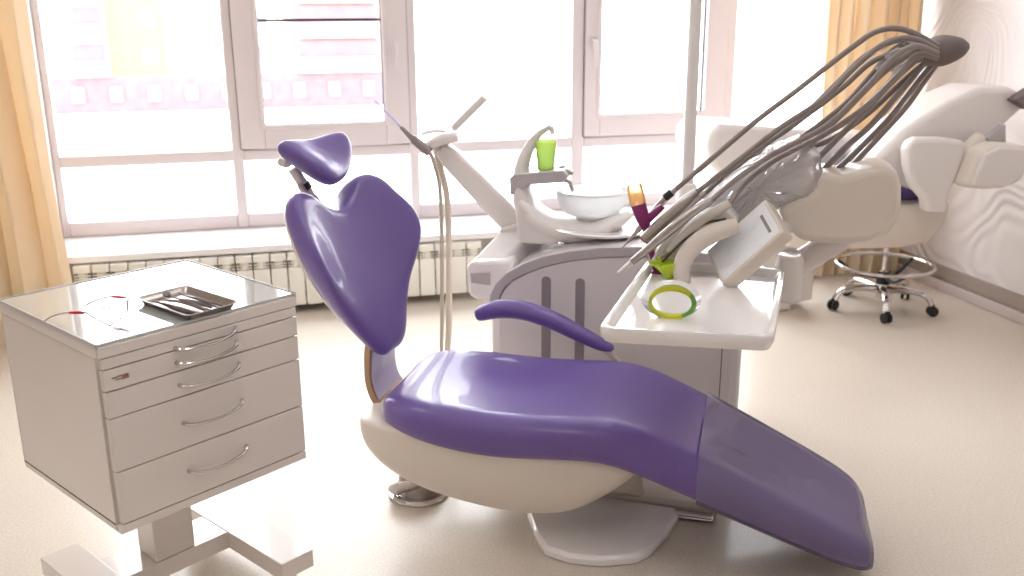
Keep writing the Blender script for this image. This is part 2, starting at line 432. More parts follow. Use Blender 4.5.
MB().tube([(-2.4, 4.68, 2.65), (3.46, 4.68, 2.65)], .016, smooth=0).build('rail', M['pvc'], cr)
for x in (-2.0, .6, 3.2): MB().box((x-.01, 4.68, 2.64), (x+.01, YW, 2.66)).build('bracket', M['pvc'], cr)

# ------------------------------------------------------------------ drawer cabinet (front left)
CF = Matrix.Translation((-.334, 2.38, 0)) @ Matrix.Rotation(math.radians(34.6), 4, 'Z')
cab = thing('drawer_cabinet', 'white lacquered five-drawer cabinet on an H-shaped foot at the front left', 'cabinet', F=CF)
hw = .25
MB(CF).box((-hw, -hw+.018, .384), (hw, hw, .402)).box((-hw, -hw+.018, .402), (-hw+.016, hw, .795)).box((hw-.016, -hw+.018, .402), (hw, hw, .795)).box((-hw+.016, hw-.014, .402), (hw-.016, hw, .795)).box((-hw+.016, -hw+.03, .402), (hw-.016, hw-.014, .78)).build('body', M['lacquer'], cab, bevel=.0015)
MB(CF).box((-hw, -hw-.002, .384), (hw, -hw+.017, .405)).build('bottom_rail', M['lacquer'], cab, bevel=.0015)
MB(CF).box((-hw-.003, -hw-.004, .797), (hw+.003, hw+.003, .822)).build('top_panel', M['lacquer'], cab, bevel=.002)
M['mirror_top'] = mat('glass_covered_top', (196, 200, 197), rough=.03, coat=1, noise=.01, spec=.9)
tp = MB(CF).box((-hw+.001, -hw+.002, .8222), (hw-.001, hw-.001, .829)).build('glass_top', M['mirror_top'], cab, bevel=.0012)
MB(CF).box((-hw-.003, hw-.003, .820), (hw+.003, hw+.003, .831)).box((hw-.001, -hw-.004, .820), (hw+.003, hw-.003, .831)).box((-hw-.003, -hw-.004, .820), (-hw+.001, hw-.003, .831)).build('top_edge_trim', M['grey'], cab)
zs = [(.7675, .7945), (.716, .7645), (.654, .7125), (.536, .6505), (.410, .5325)]
zs = [(.772, .7955), (.722, .7695), (.660, .7195), (.534, .6575), (.408, .5315)]
hz = [.779, .745, .690, .597, .476]
for (z0, z1), zh in zip(zs, hz):
    d = MB(CF).box((-hw+.005, -hw-.004, z0), (hw-.001, -hw+.0155, z1)).build('drawer', M['lacquer'], cab, bevel=.0018)
    h = MB(CF)
    h.tube([(-.078, -hw-.003, zh-.002), (-.07, -hw-.018, zh-.004), (-.045, -hw-.026, zh-.006), (0, -hw-.03, zh-.007), (.045, -hw-.026, zh-.002), (.07, -hw-.016, zh+.003), (.078, -hw-.003, zh+.006)],
           [.0055, .0045, .0036, .0034, .0036, .0045, .0055], n=10)
    h.build('handle', M['chrome'], d)
MB(CF).box((-hw+.022, -hw-.0048, .7478), (-hw+.036, -hw-.0038, .7505)).box((-hw+.036, -hw-.0048, .7492), (-hw+.06, -hw-.0038, .7516)).box((-hw+.03, -hw-.0048, .7425), (-hw+.045, -hw-.0038, .7448)).build('maker_sticker', M['dark_label'], cab)
MB(CF).box((-hw+.045, -hw-.005, .741), (-hw+.06, -hw-.0038, .7485)).build('maker_sticker', M['red_label'], cab)
MB(CF).box((-.06, .0, .118), (.052, .09, .384)).build('column', M['lacquer'], cab, bevel=.003)
MB(CF).box((-.17, -.005, .068), (.15, .125, .118)).build('cross_bar', M['lacquer'], cab, bevel=.002)
for x0 in (.146, -.252):
    ft = MB(CF).box((x0, -.257, .07), (x0+.1, .25, .12)).build('foot', M['lacquer'], cab, bevel=.002)
    for y in (-.215, .21):
        x = x0+.05
        cs = MB(CF).box((x-.018, y-.012, .05), (x+.018, y+.012, .07))
        cs.lathe([(.001, -.011), (.025, -.011), (.028, -.006), (.028, .006), (.025, .011), (.001, .011)], (x, y, .0285), 20, Matrix.Rotation(PI/2, 4, 'Y'))
        cs.build('caster', M['grey'], ft)
TOP = .829
# steel tray with instruments
tr = thing('instrument_tray', 'shallow stainless steel tray of dental instruments on the cabinet top', 'tray', (.025, -.135, TOP), CF)
TR = CF @ Matrix.Translation((.022, -.146, TOP)) @ Matrix.Rotation(math.radians(2), 4, 'Z') @ Matrix.Diagonal((.93, .88, .95, 1))
def rrect(hx, hy, r, z, n=5, cx=0, cy=0):
    out = []
    for sx, sy, a0 in ((1, 1, 0), (-1, 1, 90), (-1, -1, 180), (1, -1, 270)):
        for k in range(n+1):
            a = math.radians(a0+90*k/n); out.append(V((cx+sx*(hx-r)+r*math.cos(a), cy+sy*(hy-r)+r*math.sin(a), z)))
    return out
hx, hy = .066, .128
hx, hy = .07, .125
b = MB(TR).loft([rrect(.06, .112, .01, .002), rrect(.062, .115, .012, .0022), rrect(.07, .124, .014, .016), rrect(.075, .129, .016, .017), rrect(.075, .129, .016, .0155), rrect(.069, .123, .014, .0145), rrect(.061, .114, .011, .0005), rrect(.05, .10, .01, 0)], cap=True)
b.build('tray_dish', M['steel'], tr, smooth=50)
def inst(name, label, pts, rs, m='steel', extra=None):
    b = MB(TR).tube([V(p)+V((0, 0, .004)) for p in pts], rs, n=8)
    if extra: extra(b)
    return solid(name, label, 'dental instrument', b, M['dark_steel'], 'instruments lying in the steel tray')
inst('dental_probe', 'slim steel probe lying along the right-hand side of the tray', [(.045, -.09, .002), (.04, 0, .002), (.035, .07, .003), (.03, .095, .008)], [.003, .0036, .0018, .0008])
inst('dental_mirror', 'steel mouth mirror with its round head up at the far end of the tray', [(.02, -.08, .002), (.015, 0, .002), (.008, .06, .003), (.0, .09, .008)], [.003, .0036, .002, .0014],
     extra=lambda b: b.lathe([(.001, 0), (.010, 0), (.011, .0015), (.010, .003), (.001, .003)], (0, .098, .012), 18, Matrix.Rotation(.5, 4, 'X')))
inst('dental_tweezers', 'bent steel tweezers lying in the middle of the tray', [(-.004, -.095, .003), (-.012, -.02, .008), (-.018, .05, .006), (-.03, .085, .003)], [.0045, .003, .002, .001],
     extra=lambda b: b.tube([(-.004, -.093, .007), (-.002, -.02, .012), (-.012, .05, .009), (-.029, .085, .007)], [.0045, .003, .002, .001], n=8))
inst('dental_scaler', 'thick-handled steel scaler lying at the left of the tray', [(-.035, -.098, .003), (-.04, -.02, .003), (-.043, .05, .004), (-.05, .085, .006)], [.0055, .006, .003, .001])
# clear safety glasses on the cabinet
gl = thing('safety_glasses', 'clear safety glasses with red-tipped temples lying on the cabinet top', 'glasses', (-.15, -.08, TOP), CF)
G = CF @ Matrix.Translation((-.150, -.150, TOP+.001)) @ Matrix.Rotation(math.radians(200), 4, 'Z')
rows = []
for j in range(7):
    v = j/6; rows.append([V((.07*math.sin(a)*(1-.06*v), .05*math.cos(a)-.05+.012*v, .002+.045*v-(.012*(math.exp(-(a/.18)**2)) if j == 0 else 0)*-1)) for a in [(-1.02+2.04*i/24) for i in range(25)]])
M['glasses_lens'] = clear('clear_lens', (.97, .96, .97), gloss=.05, milk=.05)
lens = MB(G).loft(rows, cap=False, closed=False).build('lens', M['glasses_lens'], gl, smooth=80)
lens.modifiers.new('t', 'SOLIDIFY').thickness = .002
MB(G).tube(rows[6], .0016, n=6, smooth=0).tube([rows[0][i] for i in range(0, 25)], .0014, n=6, smooth=0).build('rim', mat('pale_rim', (196, 186, 190), rough=.2, noise=.02), gl)
for sx in (-1, 1):
    tpn = MB(G).tube([(sx*.060, -.026, .04), (sx*.064, -.08, .036), (sx*.062, -.13, .02), (sx*.058, -.155, .006)], [.002, .002, .0022, .002], n=8).build('temple', mat('clear_temple', (214, 206, 212), rough=.15, noise=.02), gl)
    MB(G).tube([(sx*.061, -.032, .04), (sx*.0625, -.052, .0385), (sx*.064, -.07, .037)], [.003, .0034, .003], n=8).build('temple_tip', M['red'], tpn)

# ------------------------------------------------------------------ main treatment chair
chair = thing('dental_chair', 'large reclined purple dental chair with a white shell in the middle of the room', 'dental chair', F=CH)
# seat and legrest cushion
st = [  # s, top, bottom, half width
    (-.632, .390, .375, .09), (-.627, .415, .356, .165), (-.605, .434, .352, .21), (-.565, .444, .343, .244), (-.50, .447, .328, .266), (-.42, .445, .313, .276), (-.30, .439, .300, .278), (-.18, .438, .306, .277), (-.06, .445, .318, .275),
    (.03, .450, .318, .272), (.10, .438, .300, .268), (.18, .410, .270, .262), (.28, .368, .232, .255), (.40, .312, .186, .246), (.52, .254, .140, .236), (.62, .206, .102, .226), (.69, .170, .078, .214), (.73, .142, .068, .198), (.745, .115, .072, .178)]
def seatring(s, zt, zb, w, g=0.0):
    zt += g; zb -= g; w += g
    h = zt-zb
    q_ = max(0, min(1, (s+.63)/.3)); q2 = max(0, min(1, (.2-s)/.25)); hollow = .018*q_*q_*(3-2*q_)*q2*q2*(3-2*q2) + .006
    prof = [(0, zt-hollow), (.45, zt-hollow*.72), (.74, zt-hollow*.15), (.88, zt-.004), (.965, zt-.028*h/.13), (1, zt-.42*h), (.985, zt-.72*h), (.93, zb+.10*h), (.80, zb), (.4, zb-.0), (0, zb)]
    R_ = [V((s, w*a, z)) for a, z in prof]; L_ = [V((s, -w*a, z)) for a, z in reversed(prof[1:-1])]
    return R_+L_
MB(CH).loft([seatring(*q) for q in st]).build('seat_cushion', M['purple'], chair, subsurf=2)
cov = [q for q in st if q[0] > .27]
cov = [(.283, .3665, .2305, .2545)]+cov[1:]+[(.752, .112, .068, .172)]
cv = MB(CH).loft([seatring(*q, g=.009) for q in cov], cap=False)
cv.bm.faces.new([v for v in cv.bm.verts if abs(v.co.x-.752) < 1e-5])
cv.build('clear_cover', M['cover'], chair, subsurf=2)['label'] = 'clear plastic cover over the legrest'
# white under-shell
sh = [(-.700, .345, .325, .12), (-.695, .365, .275, .19), (-.65, .37, .222, .225), (-.58, .37, .176, .242), (-.48, .36, .138, .252), (-.36, .35, .116, .255), (-.26, .34, .104, .255), (-.15, .34, .104, .252), (-.06, .34, .124, .246), (.0, .335, .160, .236), (.06, .32, .208, .22), (.11, .31, .254, .20), (.13, .30, .28, .17)]
def shellring(s, zt, zb, w):
    h = zt-zb
    prof = [(0, zt), (.6, zt), (.97, zt), (1, zt-.12*h), (1.0, zt-.4*h), (.95, zb+.3*h), (.82, zb+.07*h), (.55, zb), (0, zb)]
    return [V((s, w*a, z)) for a, z in prof]+[V((s, -w*a, z)) for a, z in reversed(prof[1:-1])]
MB(CH).loft([shellring(*q) for q in sh]).build('seat_shell', M['plastic_warm'], chair, subsurf=2)
# foot plate on the floor, lift column
pp = [(-.225, -.03), (-.180, -.13), (-.132, -.210), (-.053, -.236), (.03, -.230), (.126, -.192), (.158, -.150), (.20, -.03), (.222, .055), (.215, .10), (-.05, .12), (-.21, .10)]
def scal(poly, k, dx=0, dy=0): return [(a*k+dx, b_*k+dy) for a, b_ in poly]
MB(CH).loft([[V((a, b_, 0)) for a, b_ in scal(pp, .97)], [V((a, b_, .004)) for a, b_ in pp], [V((a, b_, .022)) for a, b_ in pp], [V((a, b_, .032)) for a, b_ in scal(pp, .955)]]).build('foot_plate', M['gloss_white'], chair, bevel=.002, smooth=60)
MB(CH).prism([(-.11, .03), (.11, .03), (.09, .17), (-.09, .17)], .125, .25).build('lift_column', M['plastic_warm'], chair, bevel=.02, seg=3)
MB(CH).box((-.10, .13, 0), (.335, .50, .035)).build('utility_cover', M['plastic_warm'], chair, bevel=.012, seg=3)
MB(CH).box((.2, .085, 0), (.325, .128, .014)).build('pipe_cover', M['chrome'], chair, bevel=.005, seg=3)
# bracket between seat and backrest
pth = crom([(-.70, 0, .575), (-.708, 0, .53), (-.712, 0, .475), (-.710, 0, .42), (-.690, 0, .365), (-.645, 0, .325), (-.58, 0, .31)], 6)
def bracket(t0, t1, th_):
    rings = []
    for i, p in enumerate(pth):
        T = (pth[min(i+1, len(pth)-1)]-pth[max(i-1, 0)]).normalized(); N = V((T.z, 0, -T.x))
        N = -N if N.x < 0 else N
        rings.append([p+V((0, t0, 0)), p+V((0, t1, 0)), p+V((0, t1, 0))+N*th_, p+V((0, t0, 0))+N*th_])
    return rings
br = MB(CH).loft(bracket(-.085, .115, .022)).build('back_bracket', M['tan_steel'], chair, bevel=.004)
rb = [[q+V((.0228, 0, 0)) for q in (r[0], r[1])] for r in bracket(-.078, .108, .022)]
rb2 = [[a, b_, b_+V((.003, 0, 0)), a+V((.003, 0, 0))] for a, b_ in rb]
MB(CH).loft(rb2).build('bracket_inner_face', mat('lilac_reflection', (206, 198, 214), rough=.2, noise=.02), br, bevel=.001)  # inner face of the bracket; lilac stands for reflections on its white surface
# backrest cushion
BD = V((-.33, 0, .944)); BN = V((.944, 0, .33)); B0 = V((-.672, 0, .530))
def outl(half, n=4):
    full = half+[(-a, b_) for a, b_ in reversed(half[1:-1])]
    P = [V((a, b_, 0)) for a, b_ in full]; out = []; m_ = len(P)
    for i in range(m_):
        p0, p1, p2, p3 = P[i-1], P[i], P[(i+1) % m_], P[(i+2) % m_]
        for k in range(n):
            t = k/n; q = .5*((2*p1)+(p2-p0)*t+(2*p0-5*p1+4*p2-p3)*t*t+(3*p1-p0-3*p2+p3)*t**3); out.append((q.x, q.y))
    return out
back = [(0, -.025), (.055, -.023), (.10, .005), (.145, .065), (.195, .135), (.252, .21), (.285, .285), (.278, .36), (.246, .425), (.215, .478), (.172, .503), (.12, .496), (.07, .458), (0, .425)]
def BP(a, b_, f):
    k = max(0, min(1, b_/.45))
    if f < 0: f *= .5+.5*k
    return B0 + BD*b_ + BN*(f + .070*(abs(a)/.27)**2.8 - .008*math.sin(PI*b_/.5)) + V(((.06+.12*k)*a + .012*(1-k), a, 0))
MB(CH).cushion(outl(back), BP, .034, .062).build('backrest_cushion', M['purple'], chair, subsurf=1)
def BP2(a, b_, f): return BP(a*.84, b_*.86+.03, f-.052)
MB(CH).cushion(outl(back), BP2, .01, .02).build('backrest_shell', M['plastic_warm'], chair, subsurf=1)
# headrest
HD = V((-.70, 0, .71)).normalized(); HN = V((HD.z, 0, -HD.x)); H0 = V((-.874, 0, 1.080))
head = [(0, -.086), (.05, -.082), (.092, -.062), (.120, -.022), (.129, .02), (.123, .050), (.10, .066), (.055, .068), (0, .066)]
def HP(a, b_, f): return H0+HD*b_+HN*(f+.026*(abs(a)/.13)**2.0)+V((.16*a+3.2*a*b_+.022, a, 0))
hd = MB(CH).cushion(outl(head), HP, .034, .036, pw=6).build('headrest_cushion', M['purple'], chair, subsurf=1)
k1, k2, k3, k4 = ct(286, 161, -.03), ct(295, 170, -.03), ct(311, 197, -.01), ct(327, 214, 0)
mech = MB(CH).tube([k2+(k1-k2)*.2, k3], [.017, .015], n=14, smooth=0).build('headrest_rod', M['plastic_warm'], chair)
MB(CH).ball(k1, .02, 10).tube([k1+V((0, -.03, 0)), k1+V((0, .06, 0))], .012, smooth=0).build('headrest_pivot', M['plastic_warm'], mech)
MB(CH).tube([k2+(k3-k2)*.5, k2+(k3-k2)*.72], .019, n=14, smooth=0).build('black_collar', M['black'], mech)
MB(CH).tube([k3+(k2-k3)*.5+V((0, -.022, 0)), k3+V((0, -.015, 0)), k4+V((0, -.01, 0))], [.009, .012, .010], n=10).tube([k3+V((0, .02, 0)), k4+V((0, .016, -.01))], .008, n=10, smooth=0).ball(k3+V((0, -.02, 0)), .014, 8).build('headrest_link', M['steel'], mech)
# armrest
AR = [ct(479, 314, .3), ct(500, 309, .3), ct(525, 311, .3), ct(552, 320, .3), ct(580, 334, .3), ct(600, 344, .3), ct(611, 348, .3)]
ar = MB(CH).tube([AR[0]+(AR[0]-AR[1])*.12]+AR+[AR[-1]+(AR[-1]-AR[-2])*.25], [.006, .024, .031, .031, .030, .026, .021, .013, .004], n=16, flat=(1, 1.15)).build('armrest', M['purple'], chair, subsurf=1)
ap = [ct(597, 344, .31), ct(611, 355, .31), ct(622, 368, .31)]; ap += [ap[-1]+V((.02, -.04, -.06))]
MB(CH).tube(ap, .010, n=12).build('armrest_post', M['plastic_warm'], chair)

# foot control
fc = thing('foot_control', 'round chrome foot control on the floor behind the chair shell', 'foot pedal', (-.605, .06, 0), CH)
b = MB(CH).lathe([(.001, 0), (.096, 0), (.099, .004), (.097, .010), (.088, .014), (.080, .012), (.074, .006), (.05, .006), (.001, .006)], (-.605, .06, 0), 48)
b.build('base_ring', M['chrome'], fc)
MB(CH).lathe([(.066, .006), (.07, .05), (.066, .062), (.05, .068), (.001, .07)], (-.605, .075, 0), 32).build('housing', M['steel'], fc, smooth=60)
MB(CH).tube([(-.655, .02, .012), (-.665, -.005, .03), (-.645, -.015, .05), (-.60, .0, .055), (-.57, .03, .05)], [.010, .016, .017, .014, .008], n=12, flat=(.6, 1.3)).build('pedal', M['chrome'], fc)

# ------------------------------------------------------------------ dental unit with spittoon
UN = .50
unit = thing('spittoon_unit', 'white floor-standing dental unit with arched grey trim behind the purple chair', 'dental unit', (-.05, .72, 0), CH)
def arch(s0, s1, zsh, ztop, n=16, inset=0):
    out = []
    s0 += inset; s1 -= inset; ztop -= inset
    out.append((s0, 0.0)); out.append((s0, zsh))
    cx = (s0+s1)/2
    for k in range(1, n):
        u = k/n; x = s0+(s1-s0)*u; w = abs(2*u-1)
        z = zsh+(ztop-zsh)*(1-w**2.7)**.62
        out.append((x, z))
    out.append((s1, zsh)); out.append((s1, 0.0)); return out
def left_arch(inset=0):
    # rises steeply at the left, flat towards the right end
    top = [(-.487, 0), (-.487, .50), (-.480, .548), (-.460, .590), (-.425, .628), (-.37, .662), (-.30, .693), (-.21, .718), (-.10, .737), (.02, .746), (.15, .745), (.27, .735), (.34, .712), (.372, .68), (.38, .63), (.38, 0)]
    if not inset: return top
    out = []
    for i, p in enumerate(top):
        a = V((*top[max(i-1, 0)], 0)); c_ = V((*top[min(i+1, len(top)-1)], 0)); T = (c_-a).normalized()
        q = V((*p, 0))+V((T.y, -T.x, 0))*inset
        out.append((q.x, max(0, q.y)))
    return out
MB(CH).prism(left_arch(.004), UN+.012, UN+.46).build('unit_body', M['gloss_white'], unit, bevel=.012, seg=3)
# grey arch band as a loop strip
ob, ib = left_arch(0), left_arch(.034)
rings = []
for (a, z), (c_, d_) in zip(ob[1:-1], ib[1:-1]):
    rings.append([V((a, UN-.006, z)), V((c_, UN-.006, d_)), V((c_, UN+.03, d_)), V((a, UN+.03, z))])
MB(CH).loft(rings).build('arch_trim', M['grey'], unit, bevel=.003)
MB(CH).prism([p for p in left_arch(.036)], UN-.001, UN+.02).build('front_panel', M['plastic'], unit, bevel=.002)
MB(CH).box((.311, UN-.0015, .01), (.314, UN+.001, .69)).build('panel_joint', M['gap'], unit)
for sx in (-.283, -.166):
    pr = [(sx-.016, .12), (sx-.016, .612)]+[(sx-.016*math.cos(PI*k/8), .612+.014*math.sin(PI*k/8)) for k in range(1, 8)]+[(sx+.016, .612), (sx+.016, .12)]
    MB(CH).prism(pr, UN-.0035, UN+.002).build('recessed_groove', M['dark_slot'], unit, bevel=.001)
# sloping left shoulder console
q0, q1 = [(-.585, .50), (-.585, .628), (-.575, .642), (-.49, .646), (-.478, .50)], None
MB(CH).prism([(-.582, .515), (-.588, .56), (-.588, .622), (-.575, .640), (-.42, .655), (-.42, .50), (-.55, .50)], UN+.07, UN+.17).build('console_end', M['gloss_white'], unit, bevel=.014, seg=3)
MB(CH).loft([[V((-.585, UN+.09, .63)), V((-.47, UN+.09, .64)), V((-.47, UN+.09, .55)), V((-.58, UN+.09, .57))],
             [V((-.50, UN+.30, .735)), V((-.36, UN+.30, .74)), V((-.36, UN+.30, .60)), V((-.48, UN+.30, .62))],
             [V((-.46, UN+.38, .745)), V((-.33, UN+.38, .75)), V((-.33, UN+.38, .62)), V((-.44, UN+.38, .63))]]).build('console_slope', M['gloss_white'], unit, bevel=.012, seg=3)
MB(CH).loft([[V((-.575, UN+.066, .60)), V((-.50, UN+.066, .61)), V((-.50, UN+.066, .56)), V((-.57, UN+.066, .565))], [V((-.575, UN+.075, .60)), V((-.50, UN+.075, .61)), V((-.50, UN+.075, .56)), V((-.57, UN+.075, .565))]]).build('console_inset', M['grey'], unit, bevel=.003)
# spittoon swoosh
TS = .72
sp = [ct(x, y, TS) for x, y in ((548, 128), (538, 135), (528, 150), (522, 168), (522, 188), (527, 206), (541, 220), (565, 229), (592, 230), (616, 222), (634, 212))]
spr = [.009, .013, .020, .026, .030, .036, .042, .042, .036, .025, .010]
rings = []
PS = crom(sp, 5); RS = interp(spr, 5)
for i, p in enumerate(PS):
    T = (PS[min(i+1, len(PS)-1)]-PS[max(i-1, 0)]).normalized(); N = V((T.z, 0, -T.x)).normalized(); r = RS[i]
    u = i/(len(PS)-1); wy = .011+.085*max(0, min(1, (u-.12)/.45))**1.2
    if u > .8: wy *= 1-.55*((u-.8)/.2)**2
    rings.append([p+N*(r*math.copysign(abs(math.cos(a))**.8, math.cos(a)))+V((0, wy*math.copysign(abs(math.sin(a))**.8, math.sin(a)), 0)) for a in [2*PI*k/16 for k in range(16)]])
MB(CH).loft(rings).build('spittoon_arch', M['plastic'], unit, subsurf=1)
MB(CH).loft([[V((a, t, z)) for a, z in ((-.418, .70), (-.425, .80), (-.415, .86), (-.385, .84), (-.33, .775), (-.27, .735), (-.27, .70))] for t in (TS-.085, TS-.05, TS+.05, TS+.085)]).build('spittoon_foot', M['plastic'], unit, bevel=.02, seg=4)
MB(CH).tube([sp[0]+V((-.004, 0, .002)), sp[0]+V((.012, 0, -.002)), sp[0]+V((.016, 0, -.022))], [.009, .010, .008], n=12).build('spout', M['plastic'], unit)
# drain plate and trim under the bowl
MB(CH).lathe([(.001, 0), (.16, .0), (.185, .010), (.188, .016), (.180, .018), (.15, .012), (.001, .012)], (-.13, TS+.02, .744), 48).build('drip_plate', M['gloss_white'], unit, smooth=60)
# cup shelf with tap
cs0 = [ct(515, 181, TS-.03), ct(526, 178, TS-.03), ct(545, 176, TS-.03), ct(562, 176, TS-.03), ct(568, 178, TS-.03)]
shf = MB(CH)
shf.loft([[V((a, t, z)) for a, z in (sz(513, 176, TS), sz(517, 172, TS), sz(566, 168, TS), sz(571, 173, TS), sz(566, 180, TS), sz(535, 182, TS), sz(519, 192, TS), sz(514, 192, TS))] for t in (TS-.055, TS-.045, TS+.045, TS+.055)])
shf.build('cup_shelf', M['grey'], unit, bevel=.004)
MB(CH).tube([ct(558, 172, TS-.02), ct(566, 171, TS-.02), ct(573, 174, TS-.02)], [.008, .008, .006], n=10).tube([ct(562, 180, TS), ct(569, 182, TS), ct(573, 191, TS)], [.007, .007, .005], n=10).lathe([(.001, 0), (.012, 0), (.012, .012), (.001, .014)], ct(562, 169, TS+.03), 16).build('water_tap', M['steel'], unit)
# glass bowl
bc = V((-.172, TS+.03, .803))
bowl = MB(CH).lathe([(.03, -.012), (.07, -.010), (.098, .002), (.116, .026), (.126, .055), (.131, .080), (.128, .080), (.123, .055), (.113, .028), (.095, .006), (.07, -.005), (.03, -.007)], bc, 48).build('glass_bowl', M['bowl'], unit, smooth=80)
MB(CH).torus(bc+V((0, 0, .078)), .1285, .0022, 56, 8).build('bowl_rim', M['gloss_white'], bowl)
MB(CH).lathe([(.001, -.04), (.05, -.04), (.06, -.012), (.05, -.004), (.001, -.004)], bc, 32).build('bowl_seat', M['plastic'], bowl)
# assistant arm
TA = .80
a0, a1 = ct(514, 222, TA), ct(446, 152, TA)
dr = (a1-a0).normalized(); nn = V((dr.z, 0, -dr.x))
MB(CH).loft([[a0+dr*k+nn*w*.5+V((0, -.03, 0)), a0+dr*k+nn*w*.5+V((0, .03, 0)), a0+dr*k-nn*w*.5+V((0, .03, 0)), a0+dr*k-nn*w*.5+V((0, -.03, 0))] for k, w in ((-.06, .09), (0, .095), ((a1-a0).length*.5, .088), ((a1-a0).length*.92, .078), ((a1-a0).length+.02, .055))]).build('assistant_arm', M['plastic'], unit, bevel=.012, seg=3)
MB(CH).loft([[V((a, t, z)) for a, z in (sz(500, 236, TA), sz(503, 226, TA), sz(524, 220, TA), sz(530, 236, TA))] for t in (TA-.05, TA+.05)]).build('arm_base', M['plastic'], unit, bevel=.01, seg=3)
jt = ct(445, 146, TA)
MB(CH).tube([jt+V((0, 0, -.02)), jt+V((0, 0, .035))], .018, n=16, smooth=0).build('arm_joint', M['plastic'], unit)
hb = MB(CH).tube([ct(423, 151, TA-.04), ct(433, 143, TA-.04), ct(446, 138, TA-.03), ct(459, 137, TA-.02)], [.014, .028, .030, .024], n=16, flat=(.75, 1.5), smooth=5).build('suction_holder', M['plastic'], unit, subsurf=1)
MB(CH).tube([ct(422, 134, TA+.02), ct(433, 131, TA+.02), ct(446, 131, TA+.02)], [.010, .014, .010], n=12, flat=(.6, 1.3)).build('holder_lobe', M['plastic'], hb)
MB(CH).ball(ct(425, 149, TA-.05), .018, 10).build('holder_clip', M['grey'], hb)
lv0, lv1 = ct(453, 129, TA), ct(485, 97, TA)
MB(CH).tube([lv0, lv1], .018, n=12, flat=(.8, .9), smooth=0).build('arm_lever', M['plastic'], unit, bevel=.004)
MB(CH).tube([jt, ct(452, 132, TA)], .009, n=10, smooth=0).build('lever_neck', M['plastic'], unit)
# operating lamp pole rising from the unit
MB(CH).tube([V((.152, .84, .74)), V((.152, .84, 2.25))], .0215, n=24, smooth=0).build('lamp_pole', M['plastic'], unit)
MB(CH).lathe([(.03, -.10), (.036, -.095), (.036, .055), (.030, .07), (.022, .075)], (.152, .84, .83), 24).build('pole_socket', M['plastic'], unit)

# operating lamp (above the frame)
cup = solid('plastic_cup', 'lime green plastic cup standing on the grey shelf of the spittoon', 'cup',
            MB(CH).lathe([(.001, 0), (.026, 0), (.0285, .003), (.0385, .100), (.0372, .100), (.0272, .004), (.001, .003)], V((-.333, TS-.005, ct(550, 170, TS).z+.001)), 36), M['lime'], smooth=60)

# suction hoses with tips hung on the assistant arm
sy = thing('saliva_ejector', 'grey saliva ejector with a clear tip and slim hose on the assistant arm', 'suction handpiece', (0, 0, 0), CH)
p0, p1, p2, p3 = ct(430, 153, TA-.07), ct(412, 138, TA-.08), ct(401, 127, TA-.08), ct(375, 101, TA-.09)
MB(CH).tube([p0, p1+(p0-p1)*.1, p1, p2], [.017, .016, .012, .0075], n=14, smooth=3).build('grip', M['hose'], sy)
MB(CH).tube([p2, p3], [.0035, .0028], n=10, smooth=0).build('clear_tip', clear('clear_violet_tip', (.86, .82, 1), gloss=.4, milk=.35, milk_rgb=(206, 196, 240)), sy)
MB(CH).tube([p0, ct(434, 163, TA-.07), ct(440, 190, TA-.05), ct(442, 250, TA-.04), ct(442, 320, TA-.04), ct(443, 365, TA-.03), V((-.70, TA+.02, .06)), V((-.58, TA+.05, .05)), V((-.46, TA+.05, .10))], .0075, n=10).build('hose', M['grey_hose'], sy)
sx_ = thing('suction_hose', 'thicker cream suction hose hanging from the assistant arm', 'hose', (0, 0, 0), CH)
MB(CH).tube([ct(438, 143, TA), ct(436, 152, TA)], [.018, .014], n=14, smooth=0).build('suction_grip', M['plastic'], sx_)
MB(CH).tube([ct(436, 150, TA), ct(440, 166, TA), ct(447, 198, TA), ct(449, 250, TA), ct(449, 320, TA), ct(449, 368, TA+.02), V((-.68, TA+.08, .05)), V((-.56, TA+.09, .05)), V((-.46, TA+.08, .12))], .0125, n=12).build('hose', M['cream_hose'], sx_)

# ------------------------------------------------------------------ delivery table: tray, head, hub
dv = thing('delivery_unit', 'white delivery arm with instrument holder, tray and hose hub over the legrest', 'dental delivery unit', (.3, .1, .8), CH)
tq = [(.055, -.52), (.442, -.495), (.480, .10), (.095, .12)]
def rpoly(poly, r, inset, z, n=5):
    cx = sum(p[0] for p in poly)/4; cy = sum(p[1] for p in poly)/4; out = []
    P = []
    for i, p in enumerate(poly):
        a = V((*poly[i-1], 0)); b_ = V((*p, 0)); c_ = V((*poly[(i+1) % 4], 0))
        d1 = (a-b_).normalized(); d2 = (c_-b_).normalized(); b_ = b_+(d1+d2)*inset
        for k in range(n+1):
            t = k/n; q1 = b_+d1*r*(1-t)**2+d2*r*t**2
            out.append(V((q1.x, q1.y, z)))
    return out
ty = MB(CH).loft([rpoly(tq, .02, .03, .765), rpoly(tq, .03, .008, .768), rpoly(tq, .035, 0, .784), rpoly(tq, .035, 0, .800), rpoly(tq, .034, .003, .804), rpoly(tq, .033, .012, .804), rpoly(tq, .03, .017, .800), rpoly(tq, .028, .026, .785), rpoly(tq, .02, .05, .783)])
tyo = ty.build('tray_top', M['gloss_white'], dv, smooth=50)
tz = .783
# support knuckle and arm below the tray
kn = ct(788, 282, .12)
MB(CH).tube([kn+V((0, 0, .08)), kn+V((0, 0, .045)), kn+V((0, 0, -.045)), kn+V((0, 0, -.055))], [.032, .038, .038, .028], n=24, smooth=0).build('arm_knuckle', M['plastic'], dv, bevel=.004)
MB(CH).tube([kn+V((0, .0, -.02)), V((.46, .30, .70)), V((.36, .52, .70))], [.03, .03, .035], n=14, flat=(1, .9)).build('carrier_arm', M['plastic'], dv)
